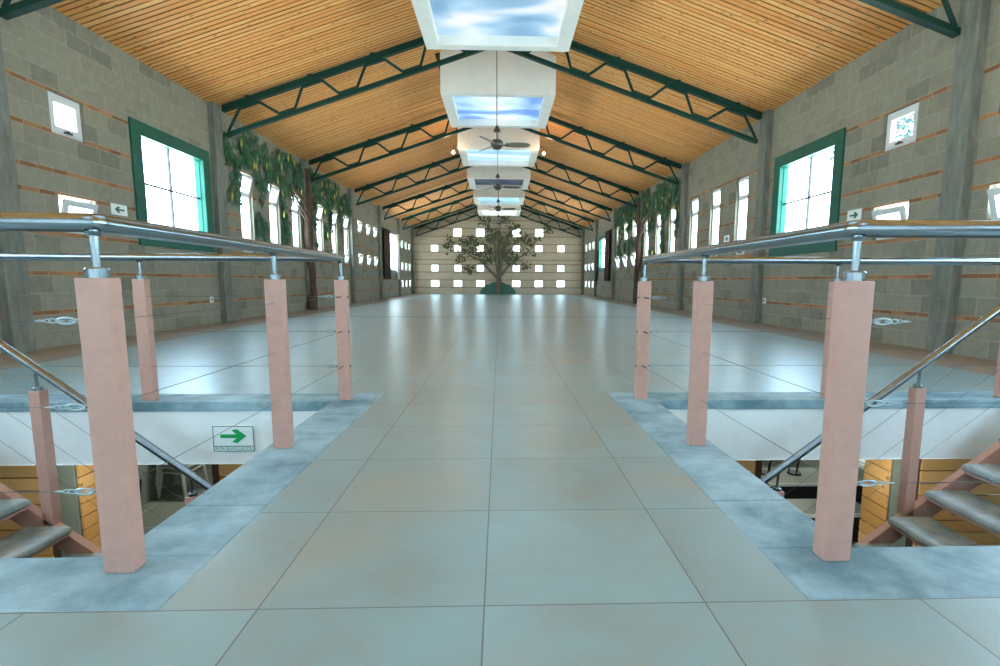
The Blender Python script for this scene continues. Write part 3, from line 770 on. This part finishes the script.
# ------------------------------------------------------------------ stairs
RISE, GO = .194, .2457
def stairs(side):
    sg = 1 if side == 'right' else -1
    S = lambda x: x if sg > 0 else -x-.137
    yA, yB = 1.68, 3.50
    t = thing('staircase', f'{side} staircase of grey concrete treads on terracotta steel stringers', 'staircase', (S(.28), 2.6, LZ0), 'staircases to the lower level')
    n = 13
    for i in range(1, n+1):
        xn = 3.72-GO*i; z = -RISE*i
        prof = []
        for k in range(7):
            a = math.pi/2+math.pi*k/6; prof.append((xn+.027+.027*math.cos(a), z-.027+.027*math.sin(a)))
        prof += [(xn+.30, z-.054), (xn+.30, z)]
        prof = [(S(x), zz) for x, zz in prof]
        tr = MB().prism(prof, 'y', yA, yB-.002).build('tread', M['tread'], t, bevel=.012, fix=True)
        pl = MB(); pl.box(*sorted((S(xn+.02), S(xn+.29))), yA+.01, yB-.01, z-.068, z-.0535); pl.build('tread_plate', M['post'], tr)
    nos = lambda x: -(3.72-x)/GO*RISE
    for y0, y1 in ((yB, yB+.06), (yA-.05, yA)):
        xa, xb = 3.72, 3.72-GO*(n+.6)
        pts = [(S(xa), nos(xa)-.10), (S(xb), nos(xb)-.10), (S(xb), max(LZ0, nos(xb)-.30)), (S(xa), nos(xa)-.30)]
        MB().prism(pts, 'y', y0, y1).build('stringer', M['post'], t, fix=True)
    h = thing('stair_handrail', f'sloping steel handrail with cables on the {side} staircase', 'handrail', (S(2.865), 3.53, -.8), 'stair handrails')
    rz = lambda x: .671+(x-3.379)*.775
    MB().tube(arc_path([(S(3.80), 3.53, rz(3.75)), (S(3.72), 3.53, rz(3.72)), (S(.75), 3.53, rz(.75))], .03), .0255, 18).build('handrail', M['steel'], h)
    px = [2.893, 1.95, 1.0]
    for x in px:
        top = rz(x)-.15; bz = nos(x)-.12
        p = MB(); p.box(S(x)-.036, S(x)+.036, 3.50, 3.572, bz, top); po = p.build('post', M['post'], h, bevel=.003)
        st = MB(); st.lathe([(.030, 0), (.030, .018), (.027, .022)], (S(x), 3.536, top)); st.tube([(S(x), 3.536, top+.02), (S(x), 3.53, rz(x)-.012)], .009, 10)
        st.build('stem', M['steel'], po)
    for dz in (.245, .49, .74):
        MB().tube([(S(3.72), 3.545, nos(3.72)+dz-.02), (S(.9), 3.545, nos(.9)+dz-.02)], .0012, 6).build('cable', M['cable'], h)
stairs('left'); stairs('right')

# ------------------------------------------------------------------ signs
def arrow(cx, cz, w_, h_, right):
    s_ = 1 if right else -1
    P = [(-.5, .13), (.12, .13), (-.06, .42), (.14, .5), (.5, 0), (.14, -.5), (-.06, -.42), (.12, -.13), (-.5, -.13)]
    return [(cx+s_*p[0]*w_, cz+p[1]*h_) for p in P]
def text_mesh(txt, size, width):
    cu = bpy.data.curves.new('lettering', 'FONT'); cu.body = txt; cu.size = size; cu.align_x = 'CENTER'; cu.align_y = 'CENTER'
    o = bpy.data.objects.new('tmp', cu); C.objects.link(o)
    dg = bpy.context.evaluated_depsgraph_get(); me = bpy.data.meshes.new_from_object(o.evaluated_get(dg))
    bpy.data.objects.remove(o)
    xs = [v.co.x for v in me.vertices]; k = width/(max(xs)-min(xs))
    vs = [(v.co.x*k, v.co.y) for v in me.vertices]; fs = [tuple(p.vertices) for p in me.polygons]
    return vs, fs
# evacuation sign on the stairwell beam
sx0, sx1, sz0, sz1 = -2.068, -1.778, -.366, -.178; ys = OY1+.012
t = thing('evacuation_sign', 'white sign with a green right arrow and RUTA DE EVACUACION on the stairwell beam', 'sign', (-1.92, ys, sz0))
mb = MB(); mb.box(sx0, sx1, ys-.008, ys, sz0, sz1); mb.build('board', M['signw'], t)
mb = MB(); yb0, yb1 = ys-.011, ys-.008; tk = .0045
mb.box(sx0, sx1, yb0, yb1, sz1-tk, sz1); mb.box(sx0, sx0+tk, yb0, yb1, sz0, sz1); mb.box(sx1-tk, sx1, yb0, yb1, sz0, sz1); mb.box(sx0, sx1, yb0, yb1, sz0+.036, sz0+.036+tk); mb.box(sx0, sx1, yb0, yb1, sz0, sz0+.003)
mb.build('border', M['signd'], t)
def face_poly(pts, axis, a, b): return MB().prism(pts, axis, a, b)
face_poly(arrow((sx0+sx1)/2, (sz0+sz1)/2+.02, .185, .105, True), 'y', ys-.0115, ys-.008).build('arrow', M['signg'], t, fix=True)
vs, fs = text_mesh('RUTA DE EVACUACION', .03, .262)
MB().add([((sx0+sx1)/2+x, ys-.0095, sz0+.0195+z*1.15) for x, z in vs], fs).build('lettering', M['signg'], t)
def wall_sign(X, s_, yc, zc_, wd, hg, right, label):
    t = thing('exit_sign', label, 'sign', (X, yc, zc_-hg/2), 'green arrow signs on the side walls')
    x0, x1 = sorted((X, X-s_*.012)); mb = MB(); mb.box(x0, x1, yc-wd/2, yc+wd/2, zc_-hg/2, zc_+hg/2); mb.build('board', M['signw'], t)
    # on either wall the arrow must read left / right for a viewer in the hall
    dirn = right if s_ < 0 else not right
    face_poly(arrow(yc, zc_, wd*.6, hg*.62, dirn), 'x', X-s_*.0155, X-s_*.012).build('arrow', M['signd'], t, fix=True)
wall_sign(XL, -1, 8.48, 1.915, .34, .16, False, 'green left arrow sign beside the large green window, left wall')
wall_sign(XR, 1, 8.43, 1.915, .33, .17, True, 'green right arrow sign beside the large green window, right wall')
wall_sign(XL, -1, 13.45, 1.92, .30, .17, False, 'small pale arrow sign between tall windows under the left mural')
wall_sign(XR, 1, 13.2, 1.92, .30, .17, True, 'small pale arrow sign between tall windows, right wall')
for X, s_, y, nm in ((XL, -1, 10.9, 'left'), (XR, 1, 11.12, 'right')):
    t = thing('wall_socket', f'small white wall socket beside the {nm} pillar', 'socket', (X, y, .42))
    x0, x1 = sorted((X, X-s_*.02)); mb = MB(); mb.box(x0, x1, y-.06, y+.06, .42, .54); mb.build('plate', M['socket'], t, bevel=.005)
    mb = MB(); x0, x1 = sorted((X-s_*.02, X-s_*.024)); mb.box(x0, x1, y-.025, y+.025, .46, .50); mb.build('outlet', M['dark'], t)

# ------------------------------------------------------------------ curtains
def curtain(X, s_, y0, y1, z0, z1, mt, label):
    n = max(8, int((y1-y0)/.03)); amp = .035; vs = []; fs = []
    for j, z in enumerate((z0, (z0+z1)/2, z1)):
        for i in range(n+1):
            y = y0+(y1-y0)*i/n
            vs.append((X-s_*(.11+amp*math.sin(i*1.15)), y, z))
    for j in range(2):
        for i in range(n): fs.append((j*(n+1)+i, j*(n+1)+i+1, (j+1)*(n+1)+i+1, (j+1)*(n+1)+i))
    t = thing('curtain', label, 'curtain', (X-s_*.11, (y0+y1)/2, z0))
    o = MB().add(vs, fs, True).build('fabric', M[mt], t); md = o.modifiers.new('thick', 'SOLIDIFY'); md.thickness = .006
    MB().tube([(X-s_*.11, y0-.1, z1+.02), (X-s_*.11, y1+.1, z1+.02)], .014, 10).build('curtain_rod', M['dark'], t)
    for yy in (y0-.07, y1+.07): MB().box(*sorted((X, X-s_*.12)), yy-.01, yy+.01, z1-.0, z1+.035).build('rod_bracket', M['dark'], t)
curtain(XL, -1, 26.75, 28.2, .95, 3.42, 'curtain', 'long brown curtain at the near side of the far left window')
curtain(XL, -1, 30.1, 30.75, .95, 3.42, 'sheer', 'white curtain drawn aside at the far left window')
curtain(XR, 1, 26.9, 27.95, .9, 3.42, 'curtain', 'long brown curtain at the near side of far right green window')
curtain(XR, 1, 30.35, 30.8, .9, 2.6, 'curtain', 'brown curtain at the far side of far right green window')

# ------------------------------------------------------------------ relief trees on the walls
def leaf(mb, p, d, nrm, l, w_):
    d = d.normalized(); s_ = d.cross(nrm).normalized(); q = p+d*l
    mid = p+d*l*.45+nrm*l*.10
    mb.add([p, p+d*l*.45+s_*w_, q, p+d*l*.45-s_*w_, mid], [(0, 4, 1), (1, 4, 2), (2, 4, 3), (3, 4, 0)])
def in_rect(a, z, rects, g=.03):
    return any(r[0]-g < a < r[1]+g and r[2]-g < z < r[3]+g for r in rects)
def side_tree(side, yt, ya, yb, label, seed, rects, dens):
    rnd = random.Random(seed)
    X, s_ = (XL, -1) if side == 'left' else (XR, 1)
    nrm = Vector((-s_, 0, 0)); xi = X-s_*.12
    t = thing('mural_tree', label, 'tree relief', (xi, yt, 0), 'tree reliefs on the walls')
    # trunk wraps the pillar
    mb = MB(); path = []; rr = []
    for k in range(12):
        z = 4.1*k/11; path.append((xi+s_*.03, yt+.04*math.sin(z*2.1), z)); rr.append(.185-.006*k+.012*math.sin(k*2.3))
    mb.tube(path, rr, 14); mb.build('trunk', M['bark'], t)
    for dy, zs, ze, ey in ((-1, 2.5, 3.6, -1.5), (-1, 2.9, 3.95, -2.8), (1, 2.6, 3.6, 1.5), (1, 2.95, 3.9, 2.7), (-1, 2.3, 3.2, -.9), (1, 3.0, 4.0, 1.0)):
        pts = []; n = 9
        for k in range(n):
            u = k/(n-1); pts.append((X-s_*(.16-.11*min(1, u*2.5)), yt+ey*u+.06*math.sin(5*u+ey), zs+(ze-zs)*(u**.7)+.04*math.sin(7*u)))
        MB().tube(pts, [.045*(1-.8*k/(n-1)) for k in range(n)], 8).build('branch', M['bark'], t)
    fol = MB(); fr = []
    ns = int(dens*(yb-ya))
    for _ in range(ns):
        y = rnd.uniform(ya, yb); e_ = min((y-ya), (yb-y))/1.2; e_ = max(0., min(1., e_))
        top = zc(xi)-.12-.35*(1-e_)
        if rnd.random() < .60: z = rnd.uniform(3.15+.35*(1-e_), top)
        else: z = rnd.uniform(1.75+.9*(1-e_)+.5*rnd.random(), 3.3)
        if in_rect(y, z, rects): continue
        if math.sin(y*4.1+seed*1.7)+math.sin(z*7.3+y*2.2)+.9*math.sin(y*9.7+z*3) < -.95: continue
        if z < 3.2 and math.sin(y*2.9+seed)+math.sin(y*5.3) < -.1 and rnd.random() < .7: continue
        # a drooping spray
        off = rnd.uniform(.015, .06)
        for q in range(rnd.randint(7, 11)):
            p = Vector((X-s_*(off+rnd.uniform(-.01, .02)), y+rnd.uniform(-.11, .11), z+rnd.uniform(-.16, .10)))
            if in_rect(p.y, p.z, rects, .03): continue
            d = Vector((-s_*rnd.uniform(-.1, .25), rnd.uniform(-.7, .7), rnd.uniform(-1, -.25)))
            l_ = rnd.uniform(.15, .27)
            if in_rect(p.y+d.normalized().y*l_, p.z-l_*.8, rects, .03): continue
            leaf(fol, p, d, nrm, l_, rnd.uniform(.028, .046))
        if rnd.random() < .10 and len(fr) < 48 and not in_rect(y, z-.2, rects, .05): fr.append((X-s_*(off+.05), y, z-.12))
    fol.build('foliage', M['leaf'], t)
    first = None
    for x, y, z in fr:
        if first is None:
            mb = MB(); mb.lathe([(.003, .10), (.014, .07), (.024, .0), (.022, -.05), (.006, -.10)][::-1], (0, 0, 0), 10)
            me = mb.mesh('fruit', M['fruit']); first = True
        o = bpy.data.objects.new('fruit', me); C.objects.link(o); o.parent = t
        o.location = (x-xi, y-yt, z)
side_tree('left', 16.3, 11.75, 21.0, 'leafy tree relief with yellow fruit on the left wall, brown trunk on a pillar', 3, [h[:4] for h in WL], 74)
side_tree('right', 21.2, 16.5, 26.0, 'leafy tree relief on the right wall, dark trunk on a pillar', 11, [h[:4] for h in WR], 84)

def U35(u, v, yy):
    d = rt*((u-CX)/F) + dn*((v-CY)/F) + fw
    k = yy/d.y; return Vector((d.x*k, yy, H+d.z*k))
def far_tree():
    rnd = random.Random(5); yy = Y1-.12
    t = thing('mural_tree', 'broad bare-branched tree relief in the middle of the end wall', 'tree relief', (-.27, yy, 0), 'tree reliefs on the walls')
    q = lambda a, b_: U35(400+a*.2103, 170+b_*.2103, yy)
    def br(name, pts, r0, r1, mt='bark_grey'):
        P = [q(*p) for p in pts]; n = len(P)
        # smooth
        out = []
        for i in range(n-1):
            for k in range(4): out.append(P[i].lerp(P[i+1], k/4))
        out.append(P[-1]); m_ = len(out)
        MB().tube(out, [r0+(r1-r0)*k/(m_-1) for k in range(m_)], 10).build(name, M[mt], t)
        return out
    tips = []
    br('trunk', [(467, 596), (468, 540), (470, 480)], .20, .155)
    for pts, r0 in (([(466, 490), (462, 420), (450, 350), (432, 290), (420, 250)], .15), ([(474, 490), (482, 420), (500, 350), (515, 300), (530, 262)], .13),
                    ([(460, 510), (425, 475), (385, 432), (335, 408), (300, 375), (280, 350)], .08), ([(478, 505), (510, 462), (548, 430), (595, 398), (640, 365)], .08),
                    ([(462, 440), (435, 395), (400, 350), (355, 320)], .06), ([(482, 430), (520, 385), (560, 340), (600, 310)], .06), ([(468, 400), (470, 330), (475, 270), (490, 235)], .07),
                    ([(395, 440), (360, 450), (325, 470)], .035), ([(335, 408), (300, 420), (275, 436)], .03), ([(355, 320), (300, 330), (235, 350)], .03), ([(600, 310), (660, 300), (700, 292)], .03), ([(560, 425), (590, 440), (605, 462)], .03)):
        br('branch', pts, r0, .015); tips.append(pts)
    fol = MB(); nrm = Vector((0, -1, 0))
    cl = [(225, 340, 10), (228, 372, 10), (285, 430, 14), (325, 470, 16), (335, 487, 9), (300, 385, 12), (345, 330, 16), (320, 352, 14), (375, 400, 16), (420, 280, 16), (392, 236, 10), (412, 240, 8), (497, 236, 16), (560, 278, 16),
          (600, 330, 14), (612, 357, 10), (600, 458, 13), (640, 402, 6), (705, 288, 16), (545, 400, 14), (560, 342, 14), (505, 352, 18), (430, 385, 18), (400, 430, 12), (530, 270, 12), (455, 300, 14), (440, 335, 16), (520, 310, 14), (575, 300, 12), (395, 365, 16), (540, 430, 10), (490, 390, 18), (510, 420, 14), (370, 350, 10), (430, 425, 14), (480, 330, 14), (660, 330, 8), (590, 390, 8), (350, 380, 12), (420, 320, 14), (300, 340, 8)]
    for a, b_, n in cl:
        c = q(a, b_)
        for _ in range(int(n*1.5)):
            p = c+Vector((rnd.gauss(0, .16), -rnd.uniform(.0, .12), rnd.gauss(0, .13)))
            if in_rect(p.x, p.z, [h[:4] for h in WF], .0) and rnd.random() < .75: continue
            an = rnd.uniform(0, 2*math.pi)
            leaf(fol, p, Vector((math.cos(an), -.3, math.sin(an))), nrm, rnd.uniform(.15, .28), rnd.uniform(.045, .075))
    fol.build('foliage', M['leaf2'], t)
    # painted green mound at its foot
    mb = MB(); pts = [(1.2*math.cos(math.pi*k/24)-.12, .80*math.sin(math.pi*k/24)*(1-.06*math.sin(k*1.7))) for k in range(25)]
    mb.prism(pts, 'y', Y1-.06, Y1-.002); mb.build('mound', M['mound'], t, fix=True)
far_tree()

# tree outside the right wall, seen through the green window
def outside_tree():
    rnd = random.Random(2); c = Vector((9.4, 13.4, 4.9))
    t = thing('garden_tree', 'blue green tree outside the right green window', 'tree', (9.4, 13.4, -2.7))
    MB().tube([(9.4, 13.4, -2.7), (9.45, 13.3, 1.0), (9.4, 13.4, 4.2)], [.16, .13, .07], 10).build('trunk', M['bark'], t)
    for k in range(5):
        a = k*1.26; MB().tube([(9.4, 13.4, 3.2+.2*k), (9.4+.5*math.cos(a), 13.4+.5*math.sin(a), 4.2+.1*k), (9.4+1.1*math.cos(a), 13.4+1.1*math.sin(a), 4.7+.1*k)], [.05, .03, .012], 6).build('branch', M['bark'], t)
    fol = MB()
    for _ in range(26):
        cc = c+Vector((rnd.gauss(0, .7), rnd.gauss(0, .8), rnd.gauss(0, .55)))
        for _ in range(28):
            p = cc+Vector((rnd.gauss(0, .16), rnd.gauss(0, .16), rnd.gauss(0, .13)))
            d = Vector((rnd.uniform(-1, 1), rnd.uniform(-1, 1), rnd.uniform(-1, .3)))
            leaf(fol, p, d, Vector((-.6, -.7, .3)).normalized(), rnd.uniform(.12, .2), .04)
    fol.build('foliage', M['leafo'], t)
outside_tree()

# ------------------------------------------------------------------ lower level furniture
def kiosk(side):
    sg = 1 if side == 'right' else -1; S = lambda x: x if sg > 0 else -x-.11
    xa, xb, y0, y1 = 3.92, 5.3, 5.05, 5.40
    t = thing('timber_screen', f'yellow pine board screen below the {side} stairs', 'timber screen', (S(xa), y0, LZ0), 'pine screens on the lower level')
    mb = MB(); z = LZ0+.02
    while z < -.52:
        mb.box(*sorted((S(xa), S(xa+.025))), y0, y1, z, z+.118); z += .132
    mb.build('side_boards', M['timber'], t)
    mb = MB(); z = LZ0+.02
    while z < -.52:
        mb.box(*sorted((S(xa+.34), S(xb))), y0, y0+.025, z, z+.118); z += .132
    mb.build('front_boards', M['timber'], t)
    mb = MB(); mb.box(*sorted((S(xa+.05), S(xa+.25))), y0+.0, y0+.05, LZ0, ZB); mb.build('pale_post', M['lwall'], t)
    mb = MB(); mb.box(*sorted((S(xa+.26), S(xa+.33))), y0+.01, y0+.06, LZ0, ZB); mb.build('dark_gap_strip', M['curtain'], t)  # dark strip filling the gap between pale post and boards
    mb = MB(); mb.box(*sorted((S(xa+.03), S(xb))), y1-.03, y1, LZ0, ZB); mb.build('back_panel', M['curtain'], t)
kiosk('left'); kiosk('right')
t = thing('timber_partition', 'pine board partition with dark frame under the hall floor', 'partition', (0, 7.4, LZ0))
mb = MB(); z = LZ0+.02
while z < -.52:
    for xa, xb in ((-3.98, -2.2), (-2.2, 0), (0, 2.0), (2.0, 3.74)): mb.box(xa+.004, xb-.004, 7.40, 7.43, z, z+.158)
    z += .172
mb.build('boards', M['timber'], t)
mb = MB()
for x in (-4.04, -3.3, -2.2, 0, 2.0, 3.1, 3.80): mb.box(x-.05, x+.05, 7.43, 7.50, LZ0, ZB)
mb.build('frame', M['curtain'], t)

def plastic_chair(loc, label, rz):
    t = thing('plastic_chair', label, 'chair', loc, 'stacked plastic chairs')
    def W(mb): return mb
    b = Vector(loc)
    mb = MB(); mb.box(-.22, .22, -.21, .22, .42, .445); mb.v = [tuple(Vector(v)+b) for v in mb.v]; mb.build('seat', M['plastic'], t, bevel=.01)
    mb = MB()
    for k in range(5):
        x = -.18+.09*k; mb.prism([(.22, .46), (.25, .46), (.33, .86), (.30, .86)], 'x', x-.028, x+.028)
    mb.prism([(.295, .82), (.33, .82), (.345, .90), (.31, .90)], 'x', -.23, .23)
    mb.v = [tuple(Vector(v)+b) for v in mb.v]; mb.build('backrest', M['plastic'], t, bevel=.006, fix=True)
    for sx in (-1, 1):
        for yy, ye in ((-.2, -.25), (.21, .27)):
            mb = MB(); mb.tube([(sx*.21, yy, .44), (sx*.25, ye, 0)], [.028, .02], 8); mb.v = [tuple(Vector(v)+b) for v in mb.v]; mb.build('leg', M['plastic'], t)
        mb = MB(); mb.tube(arc_path([(sx*.24, -.20, .43), (sx*.26, -.2, .66), (sx*.26, .27, .68)], .06, 5), .02, 8); mb.v = [tuple(Vector(v)+b) for v in mb.v]; mb.build('armrest', M['plastic'], t)
    t.rotation_euler = (0, 0, rz)
    return t
cb = (-5.38, 8.9, LZ0)
c0 = plastic_chair(cb, 'grey plastic armchair at the bottom of the stack on the lower floor', 1.35)
for k, nm in ((1, 'second from the bottom of'), (2, 'third from the bottom of'), (3, 'on top of')):
    copy_thing(c0, (cb[0], cb[1]-.012*k, LZ0+.085*k), f'grey plastic armchair {nm} the stack on the lower floor')
def table(x0, x1, y0, y1, label):
    zt = -2.0; t = thing('long_table', label, 'table', ((x0+x1)/2, (y0+y1)/2, LZ0), 'long tables on the lower level')
    mb = MB(); mb.box(x0, x1, y0, y1, zt-.03, zt); mb.build('tabletop', M['tabletop'], t, bevel=.005)
    mb = MB(); mb.box(x0, x1, y0-.012, y0, zt-.04, zt+.004); mb.build('edge_strip', M['white'], t)
    mb = MB(); mb.box(x0+.02, x1-.02, y0+.02, y0+.035, zt-.38, zt-.031); mb.build('under_table_shade', M['dark'], t)  # dark sheet standing in for the shade below the tabletop
    for x in (x0+.08, x1-.08):
        for y in (y0+.06, y1-.06):
            mb = MB(); mb.tube([(x, y, LZ0), (x, y, zt-.03)], .018, 8); mb.build('leg', M['dark'], t)
table(3.86, 5.3, 7.22, 7.87, 'long grey green table farther from the right stairs')
table(2.9, 4.7, 6.2, 6.68, 'long grey green table nearer the right stairs')
def stool(x, y, z, label):
    t = thing('metal_stool', label, 'stool', (x, y, z), 'small black stools upturned on the table')
    MB().lathe([(.10, 0), (.10, .02)], (x, y, z), 14).build('seat', M['dark'], t)
    for k in range(3):
        a = k*2.1+.4; c_, s_ = math.cos(a), math.sin(a)
        MB().tube([(x+.07*c_, y+.07*s_, z+.02), (x+.08*c_, y+.08*s_, z+.14), (x+.14*c_, y+.14*s_, z+.27), (x+.17*c_, y+.17*s_, z+.27)], .011, 8).build('leg', M['dark'], t)
stool(4.02, 7.62, -1.998, 'small black stool upturned on the table, nearer the pine partition')
stool(4.45, 7.62, -1.998, 'small black stool upturned on the table, nearer the handrail post')
# folding chair leg frame seen left of the left stairs
t = thing('folding_chair', 'black metal folding chair behind the left stair posts', 'chair', (-5.3, 6.9, LZ0))
for dx in (0, .42):
    MB().tube([(-5.35+dx, 6.7, LZ0), (-5.35+dx, 7.1, LZ0+.45), (-5.35+dx, 7.2, LZ0+.9)], .013, 8).build('leg', M['dark'], t)
    MB().tube([(-5.35+dx, 7.2, LZ0), (-5.35+dx, 6.75, LZ0+.46)], .013, 8).build('leg', M['dark'], t)
mb = MB(); mb.box(-5.35, -4.93, 6.72, 7.1, LZ0+.45, LZ0+.475); mb.build('seat', M['dark'], t)
mb = MB(); mb.box(-5.35, -4.93, 7.13, 7.16, LZ0+.65, LZ0+.9); mb.build('backrest', M['dark'], t)
# unseen tube lamps added to brighten the lower hall, beside its added windows
for x, ty, nm in ((-3.2, 4.6, 'left stairs end'), (3.2, 4.6, 'right stairs end'), (-4.7, 8.6, 'stacked chairs end'), (4.6, 8.6, 'long tables end')):
    t = thing('fill_tube_light', f'unseen tube light added under the floor slab, {nm} of the lower hall', 'lamp', (x, ty, ZB-.06))
    mb = MB(); mb.box(x-.6, x+.6, ty-.04, ty+.04, ZB-.04, ZB); mb.build('fitting', M['white'], t)
    MB().tube([(x-.58, ty, ZB-.055), (x+.58, ty, ZB-.055)], .013, 10).build('tube', emit('fill_tube_glow', (1, .95, .85), 8), t)
    l = bpy.data.lights.new('fill_tube_glow', 'AREA'); l.shape = 'RECTANGLE'; l.size = 1.1; l.size_y = .04; l.energy = 12 if ty < 5 else 13; l.color = (1, .95, .85)
    lo = bpy.data.objects.new('fill_tube_glow', l); C.objects.link(lo); lo.location = (x, ty, ZB-.09)

for o in list(bpy.data.objects):
    if '_b' in o.keys(): del o['_b']
